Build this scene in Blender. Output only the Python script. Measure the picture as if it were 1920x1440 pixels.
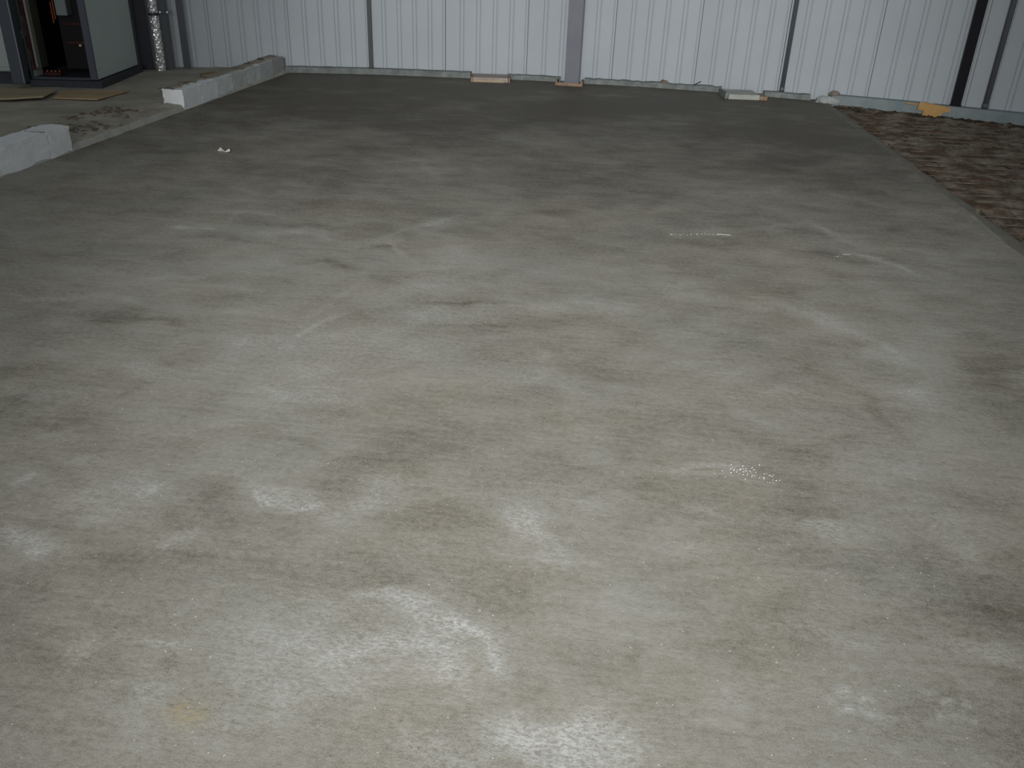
import bpy, bmesh, math, random
import numpy as np
from mathutils import Vector, Matrix
random.seed(7); rng = np.random.default_rng(5)
sc = bpy.context.scene
for o in list(bpy.data.objects): bpy.data.objects.remove(o)
C = sc.collection

# ------------------------------------------------------------------ camera
F = 1600.0; H = 1.5
Zc = Vector((120, 3120, 1600)).normalized()
Yc = Vector((206, 813, -1600)); Yc = (Yc - Yc.dot(Zc) * Zc).normalized()
Xc = Yc.cross(Zc)
R = Matrix((Xc, Yc, Zc))                       # camera axes -> world
cd = bpy.data.cameras.new('camera'); cam = bpy.data.objects.new('camera', cd); C.objects.link(cam)
cam.matrix_world = Matrix.Translation((0, 0, H)) @ R.to_4x4()
cd.sensor_width = 36; cd.lens = 36 * F / 1920; cd.clip_start = .05; cd.clip_end = 100
sc.camera = cam

# ------------------------------------------------------------------ light
w = bpy.data.worlds.new('world'); sc.world = w; w.use_nodes = True
w.node_tree.nodes['Background'].inputs[0].default_value = (.90, .96, 1.0, 1)
w.node_tree.nodes['Background'].inputs[1].default_value = .15
def area(name, loc, rot, sx, sy, e, col):
    l = bpy.data.lights.new(name, 'AREA'); l.shape = 'RECTANGLE'; l.size = sx; l.size_y = sy; l.energy = e; l.color = col
    o = bpy.data.objects.new(name, l); C.objects.link(o); o.location = loc; o.rotation_euler = rot; return o
# daylight through the loading door behind the photographer
area('doorway_daylight', (-.3, -7.0, 2.7), (math.radians(86), 0, 0), 6.0, 4.0, 400, (.97, .985, .98))
# unseen spot added behind the photographer to brighten the middle of the view
l = bpy.data.lights.new('added_centre_spot', 'SPOT'); l.energy = 5050; l.spot_size = math.radians(36); l.spot_blend = 1; l.shadow_soft_size = .5; l.color = (1, .992, .965)
o = bpy.data.objects.new('added_centre_spot', l); C.objects.link(o); o.location = (-.1, -6.0, 3.3)
o.rotation_euler = (Vector((-.15, 7.2, .3)) - Vector((-.1, -6.0, 3.3))).to_track_quat('-Z', 'Y').to_euler()
# the camera's own flash
l = bpy.data.lights.new('camera_flash', 'SPOT'); l.energy = 50; l.spot_size = math.radians(100); l.spot_blend = 1; l.shadow_soft_size = .03; l.color = (.96, .98, 1)
o = bpy.data.objects.new('camera_flash', l); C.objects.link(o); o.matrix_world = Matrix.Translation((-.05, -.02, H + .06)) @ R.to_4x4() @ Matrix.Rotation(math.radians(6), 4, 'X')
vs = sc.view_settings; sc.display_settings.display_device = 'sRGB'
vs.view_transform = 'Standard'; vs.look = 'None'; vs.gamma = 1; vs.exposure = 0; vs.use_curve_mapping = False

# ------------------------------------------------------------------ helpers
def ray(px, py): return R @ Vector((px - 960, 720 - py, -F))
def gp(px, py, z=0.0):
    d = ray(px, py); t = (z - H) / d.z
    return Vector((d.x * t, d.y * t, z))
def proj(p):
    c = R.transposed() @ (Vector(p) - Vector((0, 0, H)))
    return 960 - c.x / c.z * F, 720 + c.y / c.z * F

def mat(name, col, rough=.8, col2=None, scale=8, bump=0, bscale=60, metal=0, spec=.3, detail=6, lo=.35, hi=.65):
    m = bpy.data.materials.new(name); m.use_nodes = True; nt = m.node_tree; N = nt.nodes; L = nt.links
    b = N['Principled BSDF']; b.inputs['Roughness'].default_value = rough; b.inputs['Metallic'].default_value = metal
    b.inputs['Specular IOR Level'].default_value = spec
    b.inputs['Base Color'].default_value = (*col, 1)
    tc = N.new('ShaderNodeTexCoord')
    if col2:
        n = N.new('ShaderNodeTexNoise'); n.inputs['Scale'].default_value = scale; n.inputs['Detail'].default_value = detail; n.inputs['Roughness'].default_value = .65
        r = N.new('ShaderNodeValToRGB'); r.color_ramp.elements[0].position = lo; r.color_ramp.elements[1].position = hi
        r.color_ramp.elements[0].color = (*col, 1); r.color_ramp.elements[1].color = (*col2, 1)
        L.new(tc.outputs['Object'], n.inputs['Vector']); L.new(n.outputs['Fac'], r.inputs[0]); L.new(r.outputs[0], b.inputs['Base Color'])
    if bump:
        n2 = N.new('ShaderNodeTexNoise'); n2.inputs['Scale'].default_value = bscale; n2.inputs['Detail'].default_value = 4
        bp = N.new('ShaderNodeBump'); bp.inputs['Strength'].default_value = bump; bp.inputs['Distance'].default_value = .01
        L.new(tc.outputs['Object'], n2.inputs['Vector']); L.new(n2.outputs['Fac'], bp.inputs['Height']); L.new(bp.outputs[0], b.inputs['Normal'])
    return m

def link_mesh(name, me, m, parent=None):
    o = bpy.data.objects.new(name, me); C.objects.link(o)
    if m: me.materials.append(m)
    if parent: o.parent = parent
    return o
def obj(name, bm, m, parent=None, smooth=False):
    bmesh.ops.recalc_face_normals(bm, faces=bm.faces)
    me = bpy.data.meshes.new(name); bm.to_mesh(me); bm.free()
    if smooth:
        for p in me.polygons: p.use_smooth = True
    return link_mesh(name, me, m, parent)
def tag(o, label=None, cat=None, group=None, kind=None):
    if label: o['label'] = label
    if cat: o['category'] = cat
    if group: o['group'] = group
    if kind: o['kind'] = kind
    return o
def empty(name, loc, rz=0):
    o = bpy.data.objects.new(name, None); C.objects.link(o); o.location = loc; o.rotation_euler = (0, 0, rz); o.empty_display_size = .1
    return o
def box(bm, x0, x1, y0, y1, z0, z1, bev=0, seg=1):
    r = bmesh.ops.create_cube(bm, size=1); vs_ = r['verts']
    for v in vs_:
        v.co = Vector((x0 + (v.co.x + .5) * (x1 - x0), y0 + (v.co.y + .5) * (y1 - y0), z0 + (v.co.z + .5) * (z1 - z0)))
    if bev:
        es = list({e for v in vs_ for e in v.link_edges}); bmesh.ops.bevel(bm, geom=es, offset=bev, segments=seg, affect='EDGES', profile=.6)
    return bm
def B(*a, **k): return box(bmesh.new(), *a, **k)
def prism(bm, pts, z0, z1):
    """extrude a list of xy points (or (x,y,z) for a warped sheet) from z0 to z1"""
    lo = [bm.verts.new((p[0], p[1], z0 + (p[2] if len(p) > 2 else 0))) for p in pts]
    hi = [bm.verts.new((p[0], p[1], z1 + (p[2] if len(p) > 2 else 0))) for p in pts]
    bm.faces.new(hi); bm.faces.new(lo[::-1])
    n = len(pts)
    for i in range(n): bm.faces.new((lo[i], lo[(i + 1) % n], hi[(i + 1) % n], hi[i]))
    return bm
def cyl(bm, r, z0, z1, x=0, y=0, n=16, axis='Z'):
    g = bmesh.ops.create_cone(bm, cap_ends=True, segments=n, radius1=r, radius2=r, depth=z1 - z0)
    M = Matrix.Translation((0, 0, (z0 + z1) / 2))
    if axis == 'X': M = Matrix.Rotation(math.pi / 2, 4, 'Y') @ M
    if axis == 'Y': M = Matrix.Rotation(-math.pi / 2, 4, 'X') @ M
    M = Matrix.Translation((x, y, 0) if axis == 'Z' else (x, 0, y)) @ M
    bmesh.ops.transform(bm, matrix=M, verts=g['verts']); return bm
def lump(r, sx, sy, sz, seed, jit=.22, sub=2):
    bm = bmesh.new(); bmesh.ops.create_icosphere(bm, subdivisions=sub, radius=r); rr = random.Random(seed)
    for v in bm.verts:
        k = 1 + rr.uniform(-jit, jit); v.co = Vector((v.co.x * sx * k, v.co.y * sy * k, max(v.co.z * sz * k, -r * sz * .5)))
    return bm

# value noise in numpy
def vnoise(x, y, s, seed):
    r = np.random.default_rng(seed); T = r.random((256, 256)); x = x * s + 91.3; y = y * s + 37.7
    xi = np.floor(x).astype(int); yi = np.floor(y).astype(int); fx = x - xi; fy = y - yi
    fx = fx * fx * (3 - 2 * fx); fy = fy * fy * (3 - 2 * fy)
    g = lambda a, b: T[a % 256, b % 256]
    return (g(xi, yi) * (1 - fx) + g(xi + 1, yi) * fx) * (1 - fy) + (g(xi, yi + 1) * (1 - fx) + g(xi + 1, yi + 1) * fx) * fy
def fbm(x, y, s, seed, octs=4):
    v = 0; a = .5; t = 0
    for k in range(octs): v = v + a * vnoise(x, y, s * 2 ** k, seed + k); t += a; a *= .55
    return v / t
def grid_mesh(name, xs, ys, zf, m, attrs=None):
    X, Y = np.meshgrid(xs, ys); Z = zf(X, Y); nx, ny = len(xs), len(ys)
    co = np.stack([X, Y, Z], -1).reshape(-1, 3).astype(np.float32)
    i = np.arange((ny - 1) * (nx - 1)); r_, c_ = divmod(i, nx - 1); a = r_ * nx + c_
    q = np.stack([a, a + 1, a + nx + 1, a + nx], -1).astype(np.int32)
    me = bpy.data.meshes.new(name); me.vertices.add(len(co)); me.vertices.foreach_set('co', co.ravel())
    me.loops.add(q.size); me.loops.foreach_set('vertex_index', q.ravel()); me.polygons.add(len(q))
    me.polygons.foreach_set('loop_start', np.arange(0, q.size, 4, dtype=np.int32)); me.update(); me.validate()
    me.polygons.foreach_set('use_smooth', np.ones(len(q), bool))
    if attrs:
        for k, fn in attrs.items():
            at = me.attributes.new(k, 'FLOAT_COLOR', 'POINT'); v = fn(X, Y).reshape(-1, 4).astype(np.float32); at.data.foreach_set('color', v.ravel())
    return link_mesh(name, me, m)

# wall line (measured along its foot)
KX = gp(128, 285).x                            # face of the kerb line
EX = gp(1700, 300).x                           # edge of the new slab
WP = [(-9.5, 9.0), (-7.5, 10.1), (-6, 10.85), (-5, 11.3), (-4.2, 11.66), (-3.2, 11.86), (-1.07, 12.07), (.4, 12.02), (1.44, 11.88), (2.4, 11.6), (3.6, 11.26), (4.78, 10.8), (6.5, 10.05), (8.5, 9.1)]
WP = np.array(WP) * H / 1.6
def yw(x): return float(np.interp(x, WP[:, 0], WP[:, 1]))
def wall_hit(px, py=140, off=0):
    """where a pixel column meets the wall line, offset towards the viewer"""
    lo, hi = 2.0, 30.0; d = ray(px, py); d = Vector((d.x, d.y)) / Vector((d.x, d.y)).length
    for _ in range(40):
        mid = (lo + hi) / 2; p = d * mid
        if p.y < yw(p.x) - off: lo = mid
        else: hi = mid
    return d * lo
def wall_ang(x): return math.atan2(yw(x + .3) - yw(x - .3), .6)

# ------------------------------------------------------------------ materials
M_white = mat('white_block', (.70, .74, .755), .9, (.80, .83, .83), 5, .5, 90)
M_whitegrey = mat('grey_haunch', (.33, .33, .29), .9, (.46, .46, .42), 4, .6, 70)
M_panel = mat('coated_panel', (.40, .44, .475), .5, (.43, .47, .505), 1.6, spec=.25)
M_groove = mat('panel_joint', (.05, .055, .06), .7)
M_col = mat('column_primer', (.145, .155, .19), .5, (.18, .19, .22), 3)
M_black = mat('black_steel', (.006, .005, .009), .6, spec=.15)
M_dark = mat('dark_steel', (.04, .045, .05), .5, spec=.4)
M_dark2 = mat('slate_steel', (.05, .058, .075), .55, spec=.3)
M_strip = mat('grey_strip', (.15, .17, .165), .9, (.25, .275, .265), 9, .5, 60)
M_foamgrey = mat('blue_grey_foam', (.20, .245, .26), .9, (.26, .30, .31), 5, .3, 60)
M_wood = mat('raw_timber', (.22, .15, .085), .85, (.32, .22, .12), 14, .4, 40)
M_rust = mat('dirty_board', (.24, .16, .11), .85, (.36, .25, .18), 18, .4, 50)
M_orange = mat('orange_board', (.46, .27, .10), .85, (.56, .34, .14), 9, .3, 60)
M_ply = mat('plywood', (.28, .235, .15), .85, (.38, .31, .20), 3, .3, 30)
M_plinth = mat('plinth_steel', (.032, .036, .046), .6, (.045, .05, .06), 4)
M_side = mat('cabinet_grey', (.44, .51, .475), .55, (.48, .55, .52), 2)
M_side2 = mat('pale_cabinet', (.36, .42, .40), .55, (.40, .46, .44), 2)
M_in = mat('cabinet_inside', (.012, .009, .011), .7)
M_redbrown = mat('red_cables', (.035, .006, .006), .6, (.10, .02, .015), 30, lo=.5, hi=.7)
M_copper = mat('copper', (.35, .10, .05), .4, metal=.6)
M_trunk = mat('white_trunking', (.22, .20, .18), .6)
M_edge = mat('bright_steel_edge', (.30, .33, .38), .35, metal=.5)
M_paper = mat('white_paper', (.75, .75, .73), .8)
M_grit = mat('white_grit', (.8, .8, .78), .6)
M_bar = mat('rusty_bar', (.07, .045, .03), .75, (.20, .175, .14), 5, spec=.5)
M_crumb = mat('mortar_crumb', (.11, .085, .06), .95, (.24, .20, .15), 20)
m = M_foil = mat('crinkled_foil', (.85, .85, .83), .38, metal=.75); nt = m.node_tree
tc = nt.nodes.new('ShaderNodeTexCoord'); vo = nt.nodes.new('ShaderNodeTexVoronoi'); vo.inputs['Scale'].default_value = 28
bp = nt.nodes.new('ShaderNodeBump'); bp.inputs['Strength'].default_value = .9; bp.inputs['Distance'].default_value = .02
nt.links.new(tc.outputs['Object'], vo.inputs['Vector']); nt.links.new(vo.outputs['Distance'], bp.inputs['Height']); nt.links.new(bp.outputs[0], nt.nodes['Principled BSDF'].inputs['Normal'])

def concrete():
    m = bpy.data.materials.new('power_floated_concrete'); m.use_nodes = True; nt = m.node_tree; N = nt.nodes; L = nt.links; b = N['Principled BSDF']
    tc = N.new('ShaderNodeTexCoord')
    at = N.new('ShaderNodeAttribute'); at.attribute_name = 'stain_tone'; sep = N.new('ShaderNodeSeparateColor'); L.new(at.outputs['Color'], sep.inputs[0])
    def noise(s, det, ro=.6, dist=0, sc3=None):
        n = N.new('ShaderNodeTexNoise'); n.inputs['Scale'].default_value = s; n.inputs['Detail'].default_value = det; n.inputs['Roughness'].default_value = ro; n.inputs['Distortion'].default_value = dist
        if sc3:
            mp = N.new('ShaderNodeMapping'); mp.inputs['Scale'].default_value = sc3[0]; mp.inputs['Rotation'].default_value = (0, 0, sc3[1]); L.new(tc.outputs['Object'], mp.inputs[0]); L.new(mp.outputs[0], n.inputs['Vector'])
        else: L.new(tc.outputs['Object'], n.inputs['Vector'])
        return n.outputs['Fac']
    def mth(op, a, b_, c=None, clamp=False):
        n = N.new('ShaderNodeMath'); n.operation = op; n.use_clamp = clamp
        for i, v in enumerate((a, b_, c)):
            if v is None: continue
            if isinstance(v, (int, float)): n.inputs[i].default_value = v
            else: L.new(v, n.inputs[i])
        return n.outputs[0]
    def mix(f, a, b_):
        n = N.new('ShaderNodeMix'); n.data_type = 'RGBA'
        L.new(f, n.inputs['Factor']) if not isinstance(f, float) else None
        for s, v in ((6, a), (7, b_)):
            if isinstance(v, tuple): n.inputs[s].default_value = (*v, 1)
            else: L.new(v, n.inputs[s])
        return n.outputs[2]
    big = noise(.9, 3, .55); mid = noise(3.2, 6, .66, .4, ((1, 1.5, 1), .25)); fine = noise(38, 5, .75); grain = noise(330, 2, .6); brush = noise(14, 4, .7, .2, ((.35, 3.0, 1), .12))
    # tone from .. blotches and cloudy floating marks
    t = mth('MULTIPLY_ADD', mth('SUBTRACT', big, .5), .55, .40)
    t = mth('MULTIPLY_ADD', mth('SUBTRACT', mid, .5), .52, t)
    t = mth('MULTIPLY_ADD', mth('SUBTRACT', brush, .5), .30, t)
    mfine = noise(75, 6, .8, .3, ((.8, 1.5, 1), .3))
    mott = mth('MULTIPLY_ADD', mth('SUBTRACT', mfine, .47), 7.0, .35, clamp=True)
    t = mth('MULTIPLY_ADD', mth('MULTIPLY', sep.outputs[0], mott), .50, t)
    t = mth('MULTIPLY_ADD', sep.outputs[0], .13, t)
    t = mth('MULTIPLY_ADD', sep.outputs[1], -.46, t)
    t = mth('MULTIPLY_ADD', mth('SUBTRACT', fine, .5), .46, t)
    t = mth('MULTIPLY_ADD', mth('SUBTRACT', mfine, .5), .42, t)
    t = mth('MULTIPLY_ADD', mth('SUBTRACT', grain, .5), .60, t, clamp=True)
    ramp = N.new('ShaderNodeValToRGB'); cr = ramp.color_ramp; cr.elements[0].position = 0; cr.elements[1].position = 1
    cr.elements[0].color = (.098, .084, .062, 1); cr.elements[1].color = (.60, .60, .595, 1)
    e = cr.elements.new(.40); e.color = (.335, .316, .275, 1)
    e = cr.elements.new(.65); e.color = (.43, .422, .395, 1)
    L.new(t, ramp.inputs[0]); col = ramp.outputs[0]
    hue = noise(1.6, 3, .6)                                     # cooler and warmer cement patches
    hf = mth('MULTIPLY_ADD', mth('SUBTRACT', hue, .5), 1.8, .5, clamp=True)
    hm = N.new('ShaderNodeMix'); hm.data_type = 'RGBA'; hm.blend_type = 'MULTIPLY'; hm.inputs['Factor'].default_value = 1
    L.new(col, hm.inputs[6]); L.new(mix(hf, (1.03, 1.0, .955), (.965, 1.0, 1.01)), hm.inputs[7]); col = hm.outputs[2]
    col = mix(mth('MULTIPLY', sep.outputs[2], mth('MULTIPLY_ADD', mfine, 5, -2.0, clamp=True)), col, (.50, .38, .14))
    vo = N.new('ShaderNodeTexVoronoi'); vo.inputs['Scale'].default_value = 55; L.new(tc.outputs['Object'], vo.inputs['Vector'])      # pale specks of sand
    sp = N.new('ShaderNodeSeparateColor'); L.new(vo.outputs['Color'], sp.inputs[0])
    rad = mth('MULTIPLY', mth('GREATER_THAN', sp.outputs[0], .80), mth('LESS_THAN', vo.outputs['Distance'], .115))
    rad = mth('MULTIPLY', rad, mth('MULTIPLY_ADD', sp.outputs[1], .75, .1))
    col = mix(rad, col, (.85, .83, .78))
    L.new(col, b.inputs['Base Color'])
    rr = mth('MULTIPLY_ADD', t, .25, .55); L.new(rr, b.inputs['Roughness']); b.inputs['Specular IOR Level'].default_value = .22
    h = mth('MULTIPLY_ADD', mid, 1.4, mth('MULTIPLY_ADD', fine, .5, mth('MULTIPLY', grain, .22)))
    bp = N.new('ShaderNodeBump'); bp.inputs['Strength'].default_value = .35; bp.inputs['Distance'].default_value = .006
    L.new(h, bp.inputs['Height']); L.new(bp.outputs[0], b.inputs['Normal'])
    return m
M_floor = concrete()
M_slab2 = mat('dusty_slab', (.29, .265, .215), .95, (.42, .395, .33), 2.2, .6, 25)
M_rough = mat('raw_subbase', (.10, .062, .038), .95, (.27, .24, .19), 5, .9, 40, lo=.42, hi=.66)

# ------------------------------------------------------------------ floor slab with its cement bloom and damp and darker patches
light_spots = [  # px, py, rx, ry, degrees, strength
 (800,1195,130,45,8,.6),(560,1200,270,100,0,.28),(1010,1390,150,60,-8,.75),(1110,1400,90,60,0,.35),(780,1405,70,35,0,.45),(550,1290,120,60,0,.3),
 (1010,990,35,45,0,.55),(985,930,40,40,0,.2),(540,932,62,20,5,.6),(700,900,70,35,0,.35),(690,940,60,20,-15,.25),(340,1003,62,24,0,.45),(205,925,85,35,-8,.35),
 (275,912,30,14,-25,.45),(48,890,26,6,-25,.7),(35,1030,70,20,5,.6),(120,1240,32,24,-30,.4),(205,1225,40,30,0,.2),(265,1305,45,28,20,.35),(300,1213,55,8,0,.4),
 (640,1200,90,30,10,.3),(270,1380,150,50,0,.2),(900,1340,80,30,0,.25),(470,1370,80,40,0,.18),
 (1590,1312,16,12,-5,.7),(1628,1318,14,10,0,.6),(1600,1342,14,8,0,.8),(1640,1345,40,9,10,.6),(1560,1325,10,9,0,.5),(1780,1318,14,8,18,.7),(1812,1322,14,8,18,.6),(1775,1342,30,10,8,.5),(1820,1352,20,10,5,.5),(1745,1300,10,10,0,.4),(1355,1300,28,18,0,.3),(1810,1205,85,14,22,.4),(1880,1230,60,14,25,.3),
 (1570,998,80,16,12,.32),(1540,982,30,8,0,.35),(1310,952,40,12,0,.4),(1300,1028,60,12,0,.3),(1125,955,50,18,0,.25),(1600,1208,60,12,12,.3),(1480,1180,60,12,10,.18),(1790,1010,50,30,0,.25),(1650,870,90,10,15,.18),
 (650,650,200,50,-5,.32),(830,592,90,16,0,.5),(800,535,90,25,-8,.42),(480,640,90,18,3,.3),(265,690,60,14,5,.35),(540,735,100,18,0,.3),(1000,680,30,30,0,.3),(950,700,60,30,0,.2),(620,745,60,12,0,.25),
 (1130,575,100,9,0,.35),(960,578,120,9,2,.3),(1300,555,80,8,6,.35),(1260,535,60,7,0,.3),(1430,575,50,9,10,.45),(1530,600,90,7,22,.35),(1400,630,80,8,3,.3),(1650,670,45,10,15,.35),(1715,735,50,18,35,.32),(1700,735,30,8,0,.2),(1480,740,90,8,5,.25),
 (1220,395,90,6,0,.25),(1410,430,120,5,-2,.3),(1620,480,30,3,15,.7),(1678,500,60,3.5,18,.6),(1560,435,40,4,28,.5),(1600,450,40,8,20,.2),(1560,590,60,6,0,.2),(1780,620,60,8,0,.25),
 (345,428,22,3,0,.9),(385,431,12,2.5,0,.8),(480,402,60,5,3,.4),(520,435,80,5,0,.3),(640,405,90,5,0,.25),(820,420,110,12,-8,.35),(700,455,60,6,-8,.35),(740,465,20,3,45,.5),(760,480,30,4,40,.4),(590,480,70,6,5,.25),
 (100,557,110,6,0,.4),(235,563,30,6,10,.35),(460,590,60,8,0,.3),(320,522,80,7,0,.25),(190,510,90,7,5,.25),(850,480,60,40,0,.25),(120,660,30,5,0,.4),(60,735,80,8,0,.25),(160,860,20,6,0,.3),(380,800,60,8,-10,.2),(80,815,60,10,0,.2),
 (700,185,80,5,0,.25),(1010,185,80,5,0,.28),(820,300,60,20,0,.2),(400,255,80,5,0,.15),(560,300,120,6,0,.15),(1150,260,150,12,0,.15),(300,345,120,8,0,.12),(700,370,180,8,0,.15)]
dark_spots = [
 (1860,700,70,60,0,.7),(1800,560,120,50,0,.3),  # broad darker areas at the right of the mid floor
 (200,592,130,8,2,.45),(120,480,90,10,0,.35),(320,485,60,8,0,.3),(430,447,90,5,3,.45),(580,424,110,4,3,.4),(715,462,35,4,8,.5),(600,494,70,5,8,.45),(650,500,40,4,10,.3),(330,695,40,6,0,.2),(60,690,70,10,0,.35),(90,800,80,12,-15,.35),
 (230,735,40,8,-20,.3),(400,745,40,8,-10,.2),(750,640,60,14,-20,.3),(740,700,30,20,0,.25),(880,567,90,3.5,0,.5),(900,610,100,3,0,.4),(1130,690,30,25,0,.3),(1500,850,60,18,0,.4),(1500,950,50,35,0,.3),(1620,1075,50,22,0,.35),
 (1165,1200,16,30,0,.35),(1560,480,90,8,5,.35),(1610,520,90,6,5,.25),(1500,640,100,6,8,.3),(1660,770,50,12,40,.35),(1870,1150,90,40,15,.45),(1820,960,60,30,0,.3),(1780,1060,80,25,10,.25),(1250,690,90,8,0,.2),(1360,800,100,14,0,.2),
 (1010,425,30,5,5,.4),(1380,460,120,6,0,.2),(1060,400,60,6,0,.2),(480,560,90,6,0,.3),(350,530,60,4,0,.3),(560,470,60,4,0,.2),(300,600,60,6,0,.35),(700,160,120,4,0,.4),(820,170,140,5,-3,.4),(960,162,60,4,0,.3),(1290,190,90,5,0,.3),(600,210,200,8,0,.3),(1150,205,150,8,0,.25),
 (250,395,120,4,0,.2),(800,1090,120,20,0,.2),(960,1130,60,25,0,.3),(600,905,30,12,0,.2),(370,945,60,16,-10,.3),(660,860,90,14,0,.15),(280,1050,110,12,5,.2)]
yellow_spots = [(345,1335,16,14,-10,.8),(362,1362,16,12,0,.9),(388,1345,14,12,0,.7),(360,1348,34,26,0,.35)]
def axes(px, py, rx, ry, deg):
    a = math.radians(deg); c = gp(px, py)
    u = gp(px + rx * math.cos(a), py + rx * math.sin(a)) - gp(px - rx * math.cos(a), py - rx * math.sin(a))
    v = gp(px - ry * math.sin(a), py + ry * math.cos(a)) - gp(px + ry * math.sin(a), py - ry * math.cos(a))
    return c, np.array([[u.x / 2, v.x / 2], [u.y / 2, v.y / 2]])
def strokes(pts, wpx, s):
    out = []
    for (a, b_) in zip(pts[:-1], pts[1:]):
        L_ = math.hypot(b_[0] - a[0], b_[1] - a[1]); out.append(((a[0] + b_[0]) / 2, (a[1] + b_[1]) / 2, L_ * .62, wpx, math.degrees(math.atan2(b_[1] - a[1], b_[0] - a[0])), s))
    return out
light_spots += strokes([(655,1098),(710,1105),(765,1125),(830,1155),(885,1190),(925,1225),(943,1270)], 13, .55)
light_spots += strokes([(480,925),(505,945),(555,955),(595,945)], 6, .4)
light_spots += strokes([(555,636),(575,618),(600,600),(640,585)], 4, .45)
light_spots += strokes([(500,440),(560,438),(620,450),(690,452),(760,430),(850,412)], 4, .35)
light_spots += strokes([(700,505),(640,545),(560,600)], 6, .2)
light_spots += strokes([(1500,570),(1560,600),(1640,640),(1700,680)], 6, .3)
light_spots += strokes([(1430,745),(1520,775),(1610,800)], 7, .2)
light_spots += strokes([(1265,884),(1300,874),(1350,870),(1390,876)], 6, .45) + strokes([(1275,888),(1330,888),(1370,888)], 3, .3)
light_spots += strokes([(1560,200),(1625,245),(1700,300),(1760,345),(1830,400),(1910,460)], 5, .3)
light_spots += strokes([(750,300),(790,300),(815,330)], 6, .25)
def stain_tone_attr(X, Y):
    wx = X + (fbm(X, Y, 6, 11) - .5) * .22; wy = Y + (fbm(X, Y, 6, 31) - .5) * .28
    out = np.zeros(X.shape + (4,))
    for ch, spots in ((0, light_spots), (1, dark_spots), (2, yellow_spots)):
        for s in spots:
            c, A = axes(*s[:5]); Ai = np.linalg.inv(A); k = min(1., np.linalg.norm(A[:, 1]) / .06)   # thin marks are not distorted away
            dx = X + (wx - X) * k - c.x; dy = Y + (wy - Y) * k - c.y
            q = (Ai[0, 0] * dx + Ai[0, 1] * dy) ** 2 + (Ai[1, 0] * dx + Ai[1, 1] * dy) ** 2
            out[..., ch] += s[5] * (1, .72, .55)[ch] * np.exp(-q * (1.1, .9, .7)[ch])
    br = .72 + .56 * fbm(X, Y, 14, 77, 3); out[..., 0] *= br
    # damp cement away from the door, drier where it was floated first
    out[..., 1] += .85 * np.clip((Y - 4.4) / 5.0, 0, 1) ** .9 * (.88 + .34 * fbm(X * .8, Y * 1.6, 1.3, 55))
    out[..., 3] = 1
    return np.clip(out, 0, 1.2)
ys = list(np.arange(-1.6, .2, .1)) + [.2]
while ys[-1] < 11.6: ys.append(ys[-1] + (.012 if ys[-1] < 3.2 else .022 if ys[-1] < 6 else .045))
ys = np.array(ys); xs = np.concatenate([np.arange(KX - .01, -2.0, .03), np.arange(-2.0, 2.0, .014), np.linspace(2.0, EX, 24)])
def zfl(X, Y):
    edge = np.clip(1 - (EX - X) / .06, 0, 1)
    return -.006 * edge ** 2 + (fbm(X, Y, 1.2, 3) - .5) * .004
fl = grid_mesh('floor', xs, ys, zfl, M_floor, {'stain_tone': stain_tone_attr}); fl['kind'] = 'structure'
bm = bmesh.new(); prism(bm, [(KX - .01, -1.6), (EX, -1.6), (EX, 11.35), (KX - .01, 11.35)], -.14, -.012)
s = obj('slab_core', bm, M_floor, fl)
# cast shoulder strip along the slab edge
bm = bmesh.new(); rr = random.Random(3); n = 90; a0, a1 = -1.6, 10.9; prev = None
for i in range(n + 1):
    y = a0 + (a1 - a0) * i / n; j = rr.uniform(-.018, .02) * (1 + .6 * (i > 60)); rows = [(EX - .10, -.001), (EX - .02 + j * .3, .003), (EX + .012 + j, -.008), (EX + .03 + j * 1.4, -.05), (EX + .045 + j, -.14)]
    cur = [bm.verts.new((x, y, z)) for x, z in rows]
    if prev:
        for k in range(4): bm.faces.new((prev[k], prev[k + 1], cur[k + 1], cur[k]))
    prev = cur
obj('slab_edge', bm, mat('edge_concrete', (.16, .152, .125), .9, (.22, .21, .18), 6, .6, 40), fl, True)

# rough ground where the slab is not poured yet
def zro(X, Y):
    n = fbm(X, Y, 7, 21, 5); far = np.clip((Y - 9.6) / .9, 0, 1)
    return -.046 + (n - .5) * .06 + (fbm(X, Y, 34, 91, 2) - .5) * .02 + far * .03 * fbm(X, Y, 9, 40)
rg = grid_mesh('floor.001', np.linspace(EX - .02, 8.2, 210), np.linspace(-1.6, 11.2, 440), zro, M_rough); rg['kind'] = 'structure'

# older slab on the left, behind the kerb of blocks
def zsl(X, Y):
    e = np.clip((X - (KX - .42)) / .42, 0, 1); n = fbm(X, Y, 9, 61, 4)
    return .055 + (n - .5) * .012 - e ** 3 * .012 + np.where(e > 0, e * (1 - e) * 4 * (n - .45) * .05, 0)
ls = grid_mesh('floor.002', np.linspace(-8.6, KX - .004, 190), np.linspace(-1.6, 11.1, 360), zsl, M_slab2); ls['kind'] = 'structure'
bm = bmesh.new(); rr = random.Random(9); prev = None
for i in range(121):
    y = -1.6 + 12.7 * i / 120; j = rr.uniform(-.003, .003)
    cur = [bm.verts.new((KX - .006, y, .046 + j * .5)), bm.verts.new((KX + .012 + j, y, .026 + j)), bm.verts.new((KX + .03 + j, y, -.02))]
    if prev:
        for k in range(2): bm.faces.new((prev[k], prev[k + 1], cur[k + 1], cur[k]))
    prev = cur
obj('slab_edge', bm, M_whitegrey, ls, True)

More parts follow.
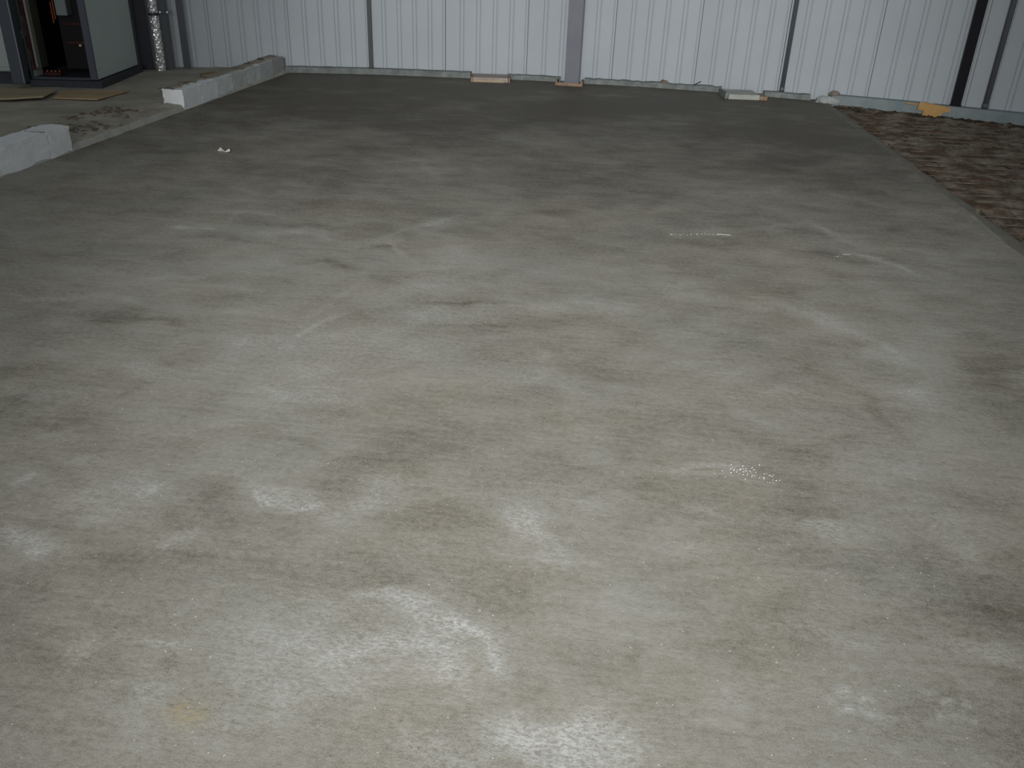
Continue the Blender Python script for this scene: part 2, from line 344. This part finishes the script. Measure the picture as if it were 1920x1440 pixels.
# ------------------------------------------------------------------ clad wall
wall = empty('wall_back', (0, 0, 0)); wall['kind'] = 'structure'
joints_px = [395, 542, 690, 832, 985, 1147, 1305, 1466]
jx = [wall_hit(p).x for p in joints_px]
step = (jx[-1] - jx[0]) / (len(jx) - 1)
while jx[0] > -8.4: jx.insert(0, jx[0] - step)
while jx[-1] < 7.6: jx.append(jx[-1] + step)
HT = 3.6
def panel(x0, x1, i):
    p0 = Vector((x0, yw(x0) + .125, 0)); p1 = Vector((x1, yw(x1) + .125, 0)); u = (p1 - p0); Lw = u.length; u /= Lw; nrm = Vector((u.y, -u.x, 0))
    prof = [(0, -.012), (.004, .0), ]                                # (along, towards the room)
    for k in range(1, 5):
        c = Lw * k / 5
        prof += [(c - .030, .000), (c - .026, -.006), (c - .018, .002), (c + .016, .002), (c + .020, -.012), (c + .028, -.012), (c + .032, 0)]
    prof += [(Lw - .040, 0), (Lw - .036, -.008), (Lw - .031, -.008), (Lw - .027, .0015), (Lw - .005, .0015), (Lw - .002, -.014)]
    bm = bmesh.new(); prev = None
    for s_, d in prof:
        p = p0 + u * s_ + nrm * d
        cur = [bm.verts.new((p.x, p.y, -.02)), bm.verts.new((p.x, p.y, HT))]
        if prev: bm.faces.new((prev[0], cur[0], cur[1], prev[1]))
        prev = cur
    # back skin closes the insulated sandwich
    q0 = p0 - nrm * .06; q1 = p0 + u * (Lw - .002) - nrm * .06
    a = [bm.verts.new((q0.x, q0.y, z)) for z in (-.02, HT)]; b_ = [bm.verts.new((q1.x, q1.y, z)) for z in (-.02, HT)]
    bm.faces.new((a[0], a[1], b_[1], b_[0]))
    obj('panel', bm, M_panel, wall)
for i in range(len(jx) - 1): panel(jx[i], jx[i + 1], i)

# posts against the wall -------------------------------------------------
def post(px, wpx, name, m, label, cat='post', off=.05, depth=.05, z0=0.0, shape='channel', py=120, group=None):
    p = wall_hit(px, py, off); wd = wpx / F * math.hypot(p.x, p.y, H) * .985; e = empty(name, (p.x, p.y, z0), wall_ang(p.x)); tag(e, label, cat, group)
    hw = wd / 2
    if shape == 'channel':
        obj('web', B(-hw, hw, -.004, .004, 0, HT - .1 - z0), m, e)
        for sx in (-1, 1):
            x0, x1 = sorted((sx * hw, sx * (hw - .005))); obj('flange', B(x0, x1, .004, depth - .004, 0, HT - .1 - z0), m, e)
        obj('foot_plate', B(-hw - .008, hw + .008, -.008, depth - .004, 0, .006), m, e)
    elif shape == 'pipe':
        obj('tube', cyl(bmesh.new(), hw, .004, HT - .1 - z0, 0, hw * .6), m, e, True)
        obj('collar', cyl(bmesh.new(), hw * 1.12, .0, .05, 0, hw * .6), m, e, True)
    return e
post(695.5, 7, 'slim_post', M_dark, 'thin dark grey post at a cladding joint, left of the big grey column', off=-.045, z0=.073)
post(1474, 7.5, 'slim_post', mat('grey_tube', (.10, .11, .12), .35, spec=.8), 'thin grey tube at a cladding joint, first to the right of the big grey column', shape='pipe', off=-.045, z0=.067)
post(1817, 15, 'black_post', M_black, 'wide black steel post standing on the wall strip at the right', py=100, depth=.045, off=-.045, z0=.086)
post(1886, 8.5, 'slim_post', mat('grey_tube', (.11, .12, .135), .6), 'slim grey tube just to the right of the wide black post', shape='pipe', py=60, off=-.05, z0=.086)
post(343, 9.5, 'slim_post', M_dark, 'slim dark post at the left end of the white cladding', z0=.055, py=70)
e = post(312, 8.5, 'slim_post', M_dark, 'slim dark post with a pipe bracket, right beside the foil pipe', z0=.055, py=70, off=.10)
obj('bracket', B(-.04, .07, -.04, -.008, .62, .645), M_dark, e); obj('bolt', cyl(bmesh.new(), .012, -.055, -.03, .05, .632, 8, 'Y'), M_edge, e); obj('bolt', cyl(bmesh.new(), .012, -.055, -.03, -.03, .632, 8, 'Y'), M_edge, e)
post(268, 19, 'dark_post', mat('purple_black_steel', (.022, .022, .034), .6), 'broad near-black post between the grey cabinet and the foil pipe', z0=.055, py=70, off=.10)
# foil pipe
p = wall_hit(294, 70, .20); e = empty('foil_pipe', (p.x, p.y, .055)); tag(e, 'shiny crinkled silver foil-wrapped pipe between dark posts by the wall', 'pipe')
bm = bmesh.new(); rr = random.Random(4); rings = []
for k in range(140):
    z = k * .024; r = .052 * (1 + rr.uniform(-.05, .05)); rings.append([bm.verts.new(((r + rr.uniform(-.003, .003)) * math.cos(a), (r + rr.uniform(-.003, .003)) * math.sin(a), z)) for a in [j * math.tau / 18 for j in range(18)]])
for r0, r1 in zip(rings[:-1], rings[1:]):
    for j in range(18): bm.faces.new((r0[j], r0[(j + 1) % 18], r1[(j + 1) % 18], r1[j]))
obj('foil_jacket', bm, M_foil, e, False)
obj('pipe_clip', cyl(bmesh.new(), .058, .60, .63), M_dark, e, True)

# main column -------------------------------------------------------------
cp = gp(1071, 160, 0); dst = math.hypot(cp.x, cp.y, H); cw = 26 / F * dst * .98; ca = -.05
col = empty('steel_column', (cp.x, cp.y, .012), ca); tag(col, 'large blue-grey steel H column in front of the white cladding', 'column')
d_ = min(cw, yw(cp.x) - cp.y - .03)
obj('flange', B(-cw / 2, cw / 2, 0, .012, .012, HT), M_col, col)
obj('flange', B(-cw / 2, cw / 2, d_ - .012, d_, .012, HT), M_col, col)
obj('web', B(-.005, .005, .012, d_ - .012, .012, HT), M_col, col)
obj('base_plate', B(-cw / 2 - .05, cw / 2 + .02, -.03, d_ + .01, 0, .012, .002), M_col, col)
cb = empty('column_box_out', (cp.x - .03, cp.y, 0), ca); tag(cb, 'rust-brown timber box-out around the foot of the grey column', 'timber')
obj('front_board', B(-cw / 2 - .075, cw / 2 + .06, -.065, -.04, -.02, .035, .002), M_rust, cb)
obj('side_board', B(-cw / 2 - .075, -cw / 2 - .052, -.04, d_ - .02, -.02, .05, .002), M_rust, cb)
obj('side_board', B(cw / 2 + .06, cw / 2 + .083, -.06, d_ - .02, -.02, .06, .002), M_rust, cb)

# strips at the foot of the wall ----------------------------------------------
def strip(pa, pb, h, dep, m, name, label, cat, z0=-.01, off=0.0, jag=0, top_jag=.0, seed=1, drop=0.0):
    xa, xb = wall_hit(pa, 150).x, wall_hit(pb, 150).x; n = max(4, int((xb - xa) / .06)); rr = random.Random(seed); bm = bmesh.new(); prev = None
    c0 = Vector((xa, yw(xa), 0))
    for i in range(n + 1):
        x = xa + (xb - xa) * i / n; y = yw(x) - off; j = rr.uniform(-jag, jag); t = rr.uniform(-top_jag, top_jag)
        vs_ = [(x, y + .105, z0), (x, y + .105, h + t), (x, y + .055 - dep + .006, h + t), (x, y + .05 - dep, h - .006 + t), (x, y + .047 - dep + j, z0)]
        cur = [bm.verts.new(Vector(v) - c0) for v in vs_]
        if prev:
            for k in range(5): bm.faces.new((prev[k], prev[(k + 1) % 5], cur[(k + 1) % 5], cur[k]))
        else: bm.faces.new(cur)
        prev = cur
    bm.faces.new(prev[::-1]); o = obj(name, bm, m); o.location = c0; tag(o, label, cat); return o
strip(537, 882, .070, .06, M_strip, 'wall_strip', 'long pale grey strip along the wall foot left of the first board', 'strip', top_jag=.002)
strip(951, 1050, .058, .05, M_strip, 'wall_strip', 'short grey strip at the wall foot between the brown board and the column', 'strip', top_jag=.004, seed=2)
strip(1096, 1356, .058, .055, M_strip, 'wall_strip', 'dirty grey strip at the wall foot right of the column', 'strip', top_jag=.007, jag=.006, seed=3)
strip(1437, 1526, .060, .055, M_strip, 'wall_strip', 'short grey strip at the wall foot between white board and white lump', 'strip', top_jag=.005, seed=4)
strip(1566, 1752, .085, .06, M_foamgrey, 'foam_strip', 'blue-grey foam strip behind dark rubble, left of the orange board', 'strip', z0=-.10, jag=.004, seed=5)
strip(1768, 2090, .080, .075, M_foamgrey, 'foam_strip', 'blue-grey foam strip under the wide black post at far right', 'strip', z0=-.12, jag=.004, seed=6)
# rubble heaped against the foam strips
bm = bmesh.new(); rr = random.Random(12)
for i in range(420):
    x = rr.uniform(wall_hit(1535, 190).x, wall_hit(2060, 190).x); y = yw(x) - rr.uniform(.035, .24) - .03; r = rr.uniform(.008, .032)
    b2 = lump(r, 1, 1, .7, i, .3, 1); me = bpy.data.meshes.new('t'); b2.to_mesh(me); b2.free(); k = len(bm.verts); bm.from_mesh(me); bpy.data.meshes.remove(me); bm.verts.ensure_lookup_table()
    bmesh.ops.translate(bm, vec=(x, y, -.05 + r * .3), verts=bm.verts[k:])
tag(obj('rubble', bm, mat('dark_rubble', (.022, .018, .013), .95, (.06, .045, .03), 15)), 'dark crumbly rubble heaped along the foot of the right foam strips', 'rubble', kind='stuff')

# boards and scraps along the wall foot ----------------------------------------
def quad_thing(name, pts, z0, z1, m, label, cat, zpix=None, warp=None):
    w_ = [gp(px, py, zpix if zpix is not None else z1) for px, py in pts]; c = sum(w_, Vector()) / len(w_); c.z = 0
    bm = bmesh.new(); prism(bm, [(p.x - c.x, p.y - c.y) + ((warp[i],) if warp else ()) for i, p in enumerate(w_)], z0, z1)
    bmesh.ops.bevel(bm, geom=list(bm.edges), offset=min(.004, (z1 - z0) * .2), segments=1, affect='EDGES')
    o = obj(name, bm, m); o.location = c; tag(o, label, cat); return o
e = empty('box_out_board', gp(918, 153)); tag(e, 'brown and grey boxed board set at the wall foot left of the column', 'board')
pa, pb = gp(887, 153.5), gp(945, 155.5); L_ = (pb - pa).length; ang = math.atan2(pb.y - pa.y, pb.x - pa.x); e.location = (pa + pb) / 2; e.rotation_euler.z = ang; dpt = yw(e.location.x) - e.location.y
obj('front_board', B(-L_ / 2, L_ / 2, 0, .022, -.01, .034, .002), mat('pale_timber', (.38, .31, .21), .85, (.48, .40, .29), 12), e)
obj('top_board', B(-L_ / 2 - .02, L_ / 2 + .05, .022, dpt + .06, -.01, .052, .002), mat('grey_timber', (.34, .29, .27), .85, (.42, .37, .34), 12), e)
obj('side_board', B(-L_ / 2 - .03, -L_ / 2 - .003, -.01, dpt - .04, -.01, .058, .002), M_rust, e)
obj('side_board', B(L_ / 2 + .055, L_ / 2 + .075, .01, dpt - .03, -.01, .060, .002), M_rust, e)
e = empty('white_board', (0, 0, 0)); pa, pb = gp(1372, 186), gp(1424, 188); L_ = (pb - pa).length; ang = math.atan2(pb.y - pa.y, pb.x - pa.x); e.location = (pa + pb) / 2; e.rotation_euler.z = ang; dpt = yw(e.location.x) - e.location.y
tag(e, 'white foam-faced board set at the wall foot right of the column', 'board')
obj('foam_slab', B(-L_ / 2 - .04, L_ / 2, 0, dpt - .02, -.01, .055, .004), mat('cream_foam', (.36, .38, .34), .9, (.46, .48, .44), 8), e)
obj('end_board', B(L_ / 2 + .002, L_ / 2 + .09, -.0, dpt * .6, -.01, .042, .003), M_rust, e)
obj('side_board', B(-L_ / 2 - .075, -L_ / 2 - .045, .02, dpt - .02, -.01, .065, .003), M_strip, e)
# orange board: folded piece, upright sheet against the wall with a tongue coming down
pa = gp(1712, 197, .0); e = empty('orange_board', (wall_hit(1745, 190).x, yw(wall_hit(1745, 190).x) - .07, -.06), wall_ang(wall_hit(1745, 190).x)); tag(e, 'bright orange-tan board offcut propped in the gap between foam strips', 'board')
bm = bmesh.new(); out = [(-.14, .075), (-.13, .165), (.19, .135), (.20, .09), (.13, .07), (.10, .02), (.05, -.02), (-.05, -.02), (-.075, .02), (-.075, .075)]
f0 = [bm.verts.new((x, 0, z)) for x, z in out]; f1 = [bm.verts.new((x, .018, z)) for x, z in out]; bm.faces.new(f0); bm.faces.new(f1[::-1])
for i in range(len(out)): bm.faces.new((f0[i], f0[(i + 1) % len(out)], f1[(i + 1) % len(out)], f1[i]))
obj('sheet', bm, M_orange, e)
obj('strip_offcut', B(-.27, -.145, .0, .02, .125, .14, .002), M_orange, e)
def scrap(px, py, z, r, s, m, name, label, cat, seed, sub=2):
    p = gp(px, py, z); o = obj(name, lump(r, *s, seed, .18, sub), m, smooth=False); o.location = (p.x, p.y, z + r * s[2] * .45); tag(o, label, cat); return o
xx = wall_hit(1244, 160); o = obj('mortar_lump', lump(.034, 1.3, .9, .75, 3), M_crumb); o.location = (xx.x, yw(xx.x) + .02, .072); tag(o, 'small brown mortar lump on the grey strip right of the column', 'lump')
xx = wall_hit(1563, 185); o = obj('mortar_lump', lump(.045, 1.3, .8, .8, 8), mat('tan_lump', (.19, .15, .12), .9, (.28, .24, .2), 20)); o.location = (xx.x, yw(xx.x) + .0, .098); tag(o, 'tan mortar lump at the left end of the blue-grey foam strip', 'lump')
o = obj('concrete_chunk', lump(.10, 1.35, .65, .55, 5, .13), mat('pale_concrete', (.33, .35, .34), .9, (.43, .45, .44), 9, .4, 50)); xx = wall_hit(1548, 190); o.location = (xx.x, yw(xx.x) - .06, .022); tag(o, 'pale white concrete chunk at the wall foot below the tan lump', 'lump')
xx = wall_hit(1307, 158); bm = cyl(bmesh.new(), .004, -.05, .05, n=8); o = obj('twig', bm, M_black); o.location = (xx.x, yw(xx.x) - .012, .088); o.rotation_euler = (0, 1.05, 0); tag(o, 'short dark wire stub leaning on the strip right of the brown mortar lump', 'wire')

# ------------------------------------------------------------------ kerb of white blocks on the left
def block(y0, y1, h, label, m=M_white, wx=.20, dx=0, rz=0, seed=0, z0=0.0):
    bm = bmesh.new(); L_ = y1 - y0; box(bm, -wx / 2, wx / 2, -L_ / 2, L_ / 2, 0, h)
    bmesh.ops.subdivide_edges(bm, edges=list(bm.edges), cuts=5, use_grid_fill=True); rr = random.Random(seed)
    for v in bm.verts:
        e_ = (abs(abs(v.co.x) - wx / 2) < .002) + (abs(abs(v.co.y) - L_ / 2) < .002) + (v.co.z > h - .002)
        s_ = .004 if e_ >= 2 else .001
        v.co += Vector((rr.uniform(-s_, s_), rr.uniform(-s_, s_), rr.uniform(-s_, s_) if v.co.z > .01 else 0))
    o = obj('kerb_block', bm, m); o.location = (KX - wx / 2 + .02 + dx, (y0 + y1) / 2, z0); o.rotation_euler.z = rz; return tag(o, label, 'block', 'white blocks forming the kerb line')
yB1 = gp(128, 283).y; yB0 = gp(90, 298).y
b_ = block(yB0 + .008, yB1, .19, 'short white kerb block with a worn corner, ending the near row beside the gap', dx=.0, rz=.0, seed=1)
nears = ['white kerb block at the left frame edge, next to the short end block', 'white kerb block running out of the frame at the left']
y = yB0 - .002
for k in range(3):
    L_ = .56 if k == 0 else .44
    b_ = block(y - L_, y, .19 - .003 * k, nears[min(k, 1)] if k < 2 else 'white kerb block just beyond the left frame edge', seed=20 + k, rz=.0); y -= L_ + .003
tag(obj('mortar_joint', B(KX - .15, KX + .012, yB0 - .001, yB0 + .007, 0, .192), M_crumb), 'brown mortar joint between the two nearest kerb blocks', 'mortar')
y0f = gp(328, 206).y; y1f = gp(535, 138).y; nb = 7; L_ = (y1f - y0f) / nb
words = ['nearest white kerb block of the far row, its pale end facing the gap', 'second white kerb block of the far row from the gap', 'third white kerb block of the far row from the gap', 'middle kerb block of the far row, greyer than its neighbours', 'fifth kerb block of the far row, next past the middle one', 'kerb block last but one before the clad wall', 'grey kerb block that ends the far row at the clad wall']
hs = [.185, .186, .184, .183, .186, .191, .197]; mats_ = [M_white, M_white, mat('dusty_block', (.56, .60, .59), .9, (.68, .71, .69), 5, .5, 80), M_strip, mat('dusty_block_2', (.48, .52, .52), .9, (.60, .63, .61), 5, .5, 80), mat('dull_block', (.42, .45, .46), .9, (.52, .55, .54), 5, .5, 80), mat('dull_block_2', (.33, .34, .33), .9, (.43, .45, .43), 6, .5, 80)]
mats_[3] = mat('dull_block_3', (.42, .46, .44), .9, (.55, .58, .55), 5, .5, 80)
for k in range(nb):
    kb = block(y0f + k * L_ + .0025, y0f + (k + 1) * L_ - .0025, hs[k], words[k], mats_[k], dx=[0, -.003, -.006, -.010, -.012, -.012, -.014][k], seed=40 + k)
    bm = bmesh.new(); rr = random.Random(80 + k); n = 9; top = hs[k]; prev = None
    for i in range(n):
        yy = -L_ / 2 + .012 + (L_ - .024) * i / (n - 1); xl = -.092 + rr.uniform(-.004, .004); xr = (.02 if k < 2 else .055) + rr.uniform(-.045, .025); h = .006 + rr.uniform(0, .007)
        cur = [bm.verts.new(p) for p in ((xl, yy, top - .004), (xl + .01, yy, top + h), ((xl + xr) / 2, yy, top + h * 1.3), (xr - .012, yy, top + h * .7), (xr, yy, top - .004))]
        if prev:
            for j in range(4): bm.faces.new((prev[j], prev[j + 1], cur[j + 1], cur[j]))
        prev = cur
    obj('mortar_bed', bm, mat('dried_mortar', (.22, .185, .145), .95, (.34, .31, .26), 16, .6, 60), kb)['label'] = 'brown dried mortar on top'
# mortar crumbs on the slab edge
bm = bmesh.new(); rr = random.Random(31)
cl = [(150, 246, 30, 6), (185, 236, 35, 5), (140, 222, 12, 3), (180, 212, 22, 3), (205, 205, 18, 3), (232, 208, 12, 2), (225, 216, 12, 3), (80, 243, 25, 4), (50, 262, 25, 4), (345, 165, 25, 3), (380, 156, 25, 2), (320, 169, 6, 2), (440, 143, 18, 2), (110, 240, 30, 6)]
for cx, cy, sx, sy in cl:
    for i in range(24):
        p = gp(cx + rr.gauss(0, sx * .8), cy + rr.gauss(0, sy * .9), .055); r = rr.uniform(.006, .022)
        if p.x > KX - (.21 if (p.y > y0f - .03 or p.y < yB1 + .03) else .03) or (p - gp(436, 133, .055)).length < .35: continue
        b2 = lump(r, 1.2, 1.2, .6, i, .3, 1); me = bpy.data.meshes.new('t'); b2.to_mesh(me); b2.free(); k = len(bm.verts); bm.from_mesh(me); bpy.data.meshes.remove(me); bm.verts.ensure_lookup_table()
        bmesh.ops.translate(bm, vec=(p.x, p.y, .056), verts=bm.verts[k:])
tag(obj('mortar_crumbs', bm, M_crumb), 'brown mortar crumbs scattered along the edge of the left slab', 'debris', kind='stuff')
# sheets and offcuts on the left slab
quad_thing('plywood_sheet', [(-40, 164), (108, 170), (82, 184), (20, 187), (-60, 186)], .062, .078, M_ply, 'worn plywood sheet lying before the cabinet, at the left frame edge', 'sheet', warp=[0, .012, .02, .015, 0])
quad_thing('plywood_sheet', [(118, 168.5), (243, 169), (182, 186), (100, 183)], .060, .074, mat('tan_plywood', (.33, .25, .14), .85, (.46, .34, .20), 4, .3, 30), 'tan plywood sheet lying before the right corner of the cabinet', 'sheet', warp=[0, .0, .004, .002])
quad_thing('timber_offcut', [(374, 137), (403, 134), (407, 137), (380, 141)], .056, .085, M_wood, 'orange-brown timber offcut on the left slab near the clad wall', 'timber')
q = quad_thing('broken_block', [(414, 131), (448, 127), (452, 131), (420, 136)], .056, .125, mat('brown_block', (.16, .14, .12), .9, (.26, .25, .22), 14, .6, 60), 'broken grey-brown block lying behind the far kerb row', 'block')

# ------------------------------------------------------------------ cabinet
zs = .055; A = gp(193, 166, zs); Lf = gp(55, 165, zs); Bk = gp(272, 137, zs)
fd = (Lf - A); fd.z = 0; wd = fd.length; fd.normalize(); sd = (Bk - A); sd.z = 0; dp = sd.length; sd.normalize()
# square the plan up between the two measured sides
a1 = math.atan2(-fd.y, -fd.x); a2 = math.atan2(sd.y, sd.x) - math.pi / 2; rz = a1 * .25 + a2 * .75
cab = empty('control_cabinet', A, rz); tag(cab, 'tall open grey steel control cabinet on a dark plinth, left corner of the hall', 'cabinet')
# local: x from -wd (left) to 0 (right), y into depth; plinth is the widest
PH = .08; CH = 2.1; ins = .04; dp += .10; X0, X1, Y0, Y1 = -wd + .01, -ins, ins * .6, dp - .03
obj('plinth', B(-wd - .02, 0, 0, dp, 0, PH - .01, .004), M_plinth, cab)
obj('floor_pan', B(X0 + .02, X1 - .02, Y0 + .03, Y1 - .02, PH - .01, PH + .012), M_plinth, cab)
obj('side_panel', B(X1 - .018, X1, Y0, Y1, PH, CH, .003), M_side, cab)['label'] = 'grey-green right side panel'
obj('side_panel', B(X0, X0 + .018, Y0, Y1, PH, CH, .003), M_side, cab)
obj('back_panel', B(X0 + .018, X1 - .018, Y1 - .018, Y1, PH, CH), M_in, cab)
obj('top_panel', B(X0, X1, Y0, Y1, CH, CH + .02, .003), M_side, cab)
obj('front_frame', B(X1 - .065, X1 + .003, Y0 - .03, Y0 - .002, PH, CH, .004), mat('navy_edge', (.075, .08, .11), .5), cab)['label'] = 'dark blue front stile'
obj('front_frame', B(X0 - .0, X0 + .02, Y0 - .03, Y0 - .002, PH, CH, .004), mat('green_dark_steel', (.03, .04, .038), .5), cab)
obj('sill', B(X0 + .02, X1 - .066, Y0 - .03, Y0 + .02, PH - .005, PH + .02, .003), M_dark2, cab)
# gear plate and equipment inside
obj('mounting_plate', B(X0 + .20, X1 - .03, Y0 + .40, Y0 + .415, PH + .05, CH - .05), M_in, cab)
obj('trunking', B(X0 + .046, X0 + .070, Y0 + .02, Y0 + .06, PH + .10, CH - .1, .004), M_trunk, cab)['label'] = 'off-white vertical trunking'
g = obj('side_tray', B(X0 + .072, X0 + .098, Y0 + .03, Y0 + .20, PH + .10, CH - .1), mat('olive_tray', (.06, .066, .05), .6), cab)
for k in range(5):
    bm = bmesh.new(); prev = None; rr = random.Random(60 + k); pts = [Vector((X0 + .008 + k * .007 + rr.uniform(-.004, .004), Y0 + .0 + rr.uniform(0, .02), PH + .08 + (CH - PH - .2) * j / 24)) for j in range(25)]
    rings = [[bm.verts.new(p + Vector((.007 * math.cos(a), .007 * math.sin(a), 0))) for a in [i * math.tau / 6 for i in range(6)]] for p in pts]
    for r0, r1 in zip(rings[:-1], rings[1:]):
        for j in range(6): bm.faces.new((r0[j], r0[(j + 1) % 6], r1[(j + 1) % 6], r1[j]))
    obj('cable', bm, M_redbrown, cab, True)
obj('shade_liner', B(X0 + .019, X0 + .026, Y0 + .21, Y1 - .02, PH + .02, CH - .02), M_in, cab)  # near-black sheet added to paint the shade inside the left panel
u = obj('relay_unit', B(X0 + .25, X0 + .36, Y0 + .25, Y0 + .39, PH + .58, PH + 1.2, .006), mat('pale_unit', (.20, .235, .23), .5), cab); u['label'] = 'pale grey equipment case'
for k in range(3): obj('busbar', B(X0 + .172 + k * .024, X0 + .182 + k * .024, Y0 + .33, Y0 + .35, PH + .50 + k * .04, PH + .70 + k * .05), M_copper, cab)
obj('terminal_block', B(X0 + .10, X0 + .26, Y0 + .06, Y0 + .12, PH + .02, PH + .055, .004), M_redbrown, cab)
for k in range(4): obj('terminal', cyl(bmesh.new(), .008, PH + .055, PH + .07, X0 + .12 + k * .04, Y0 + .09, 8), M_copper, cab)
obj('knob', cyl(bmesh.new(), .012, 0, .03, X1 - .11, PH + .33, 10, 'Y'), mat('brass', (.55, .45, .25), .4, metal=.5), cab)
obj('wiring_duct', B(X1 - .13, X1 - .10, Y0 + .3, Y0 + .36, PH + .34, CH - .1), mat('brown_duct', (.07, .04, .03), .7), cab)
for k, z in enumerate((.30, .48)): obj('shelf_rail', B(X0 + .25, X1 - .1, Y0 + .37, Y0 + .395, PH + z, PH + z + .03), M_redbrown, cab)
# open door leaf on the left, hinged at the front-left stile and swung out
dr = obj('door', B(-.105, 0, -.16, .0, PH - .03, CH, .003), mat('door_edge_steel', (.07, .08, .10), .5), cab); dr.location = (X0 - .018, Y0 - .02, 0)
obj('edge_trim', B(.002, .014, -.162, -.14, PH - .03, CH, .002), M_edge, dr)
for z in (.5, 1.2, 1.8): obj('hinge', cyl(bmesh.new(), .009, z - .04, z + .04, .010, .0, 10), M_dark, dr)

# pale cabinet further left, partly behind the door
p = gp(36, 141, zs); e = empty('pale_cabinet', (0, 0, zs)); q = gp(44, 159, zs); e.location = (q.x - .05, q.y + .12, zs); e.rotation_euler.z = rz
e.location = A + Matrix.Rotation(rz, 3, 'Z') @ Vector((-wd - .125, .12, 0)); tag(e, 'pale grey steel enclosure at the left frame edge beyond the open cabinet', 'cabinet')
obj('plinth', B(-.85, -.0, .03, .55, 0, .115), M_plinth, e); obj('case', B(-.87, 0, 0, .6, .12, 2.0, .03, 3), M_side2, e); obj('door_panel', B(-.82, -.05, -.012, -.001, .17, 1.95, .004), M_side2, e); obj('handle', B(-.14, -.12, -.04, -.013, .95, 1.1, .004), M_dark, e)

# ------------------------------------------------------------------ steel mesh in the unpoured bay
mesh_root = empty('reinforcing_mesh', (EX, 1.2, -.047)); tag(mesh_root, 'rusty welded steel reinforcing mesh on the raw ground right of the new slab', 'mesh')
LX, LY = 4.9, 9.3
bmx = cyl(bmesh.new(), .0042, 0, LX, 0, 0, 6, 'X'); first = obj('bar', bmx, M_bar, mesh_root, True); first.location = (.03, .1, .0045)
for k in range(1, int(LY / .2)):
    c = first.copy(); C.objects.link(c); c.location = (.03, .1 + k * .2, .0045); c.rotation_euler = (0, rng.uniform(-.002, .002), rng.uniform(-.004, .004))
    if yw(EX + LX) < 1.2 + .1 + k * .2:      # bars near the wall stop where it runs back
        mb = cyl(bmesh.new(), .0042, 0, 1, 0, 0, 6, 'X'); bpy.data.objects.remove(c); xe = EX + .1
        while xe < EX + LX and yw(xe) - .15 > 1.3 + k * .2: xe += .05
        if xe - EX < .4: mb.free(); continue
        bmesh.ops.scale(mb, vec=(xe - EX - .1, 1, 1), verts=mb.verts); c = obj('bar', mb, M_bar, mesh_root, True); c.location = (.03, .1 + k * .2, .0045)
for k in range(int(LX / .2)):
    x = .12 + k * .2; ly = min(LY, yw(EX + x) - 1.2 - .3); mb = cyl(bmesh.new(), .0042, 0, ly, 0, 0, 6, 'Y'); c = obj('bar', mb, M_bar, mesh_root, True); c.location = (x, .02, -.0045)

# ------------------------------------------------------------------ small litter on the floor
p = gp(418, 286); bm = bmesh.new(); rr = random.Random(2)
pts = [(-.055, .03), (-.02, .012), (0, -.02), (.02, .005), (.06, .0), (.045, .018), (.01, .02), (-.01, .03), (-.04, .05)]
prism(bm, [(x, y, .012 * ((i % 3) - .6)) for i, (x, y) in enumerate(pts)], .010, .0125); o = obj('paper_scrap', bm, M_paper); o.location = p; tag(o, 'small crumpled white paper scrap on the dark floor, far left', 'paper')
def grit(name, pts, label, r0, r1, seed):
    bm = bmesh.new(); rr = random.Random(seed)
    for i, (px, py) in enumerate(pts):
        p = gp(px, py); r = rr.uniform(r0, r1); b2 = lump(r, 1, 1, .7, i, .2, 1); me = bpy.data.meshes.new('t'); b2.to_mesh(me); b2.free(); k = len(bm.verts); bm.from_mesh(me); bpy.data.meshes.remove(me); bm.verts.ensure_lookup_table()
        bmesh.ops.translate(bm, vec=(p.x, p.y, .003), verts=bm.verts[k:])
    tag(obj(name, bm, M_grit), label, 'grit', kind='stuff')
rr = random.Random(14); pts = []
for i in range(34): pts.append((1395 + rr.gauss(0, 18), 882 + rr.gauss(0, 5)))
for i in range(26): t = rr.random(); pts.append((1400 + 70 * t + rr.gauss(0, 5), 886 + 14 * t + rr.gauss(0, 5)))
for i in range(8): pts.append((1345 + rr.uniform(-10, 60), 872 + rr.uniform(0, 25)))
grit('spilled_grit', pts, 'scatter of tiny white grains beside the pale smear, right middle of the floor', .0010, .0023, 5)
pts = [(1255 + 4.2 * i + rr.gauss(0, 1), 440.5 - .02 * i + rr.gauss(0, .5)) for i in range(26) if rr.random() > .15] + [(1345 + 1.6 * i, 440 + .12 * i) for i in range(16)]
grit('grit_line', pts, 'thin dotted line of white drips across the far floor, right of centre', .0014, .0032, 6)
pts = [(1580 + 1.4 * i, 478 + rr.gauss(0, .3)) for i in range(11)] + [(1565 + 3 * i, 480 + rr.gauss(0, 1)) for i in range(5)]
grit('grit_streak', pts, 'short white streak of drips right of the longer dotted line', .0014, .003, 7)
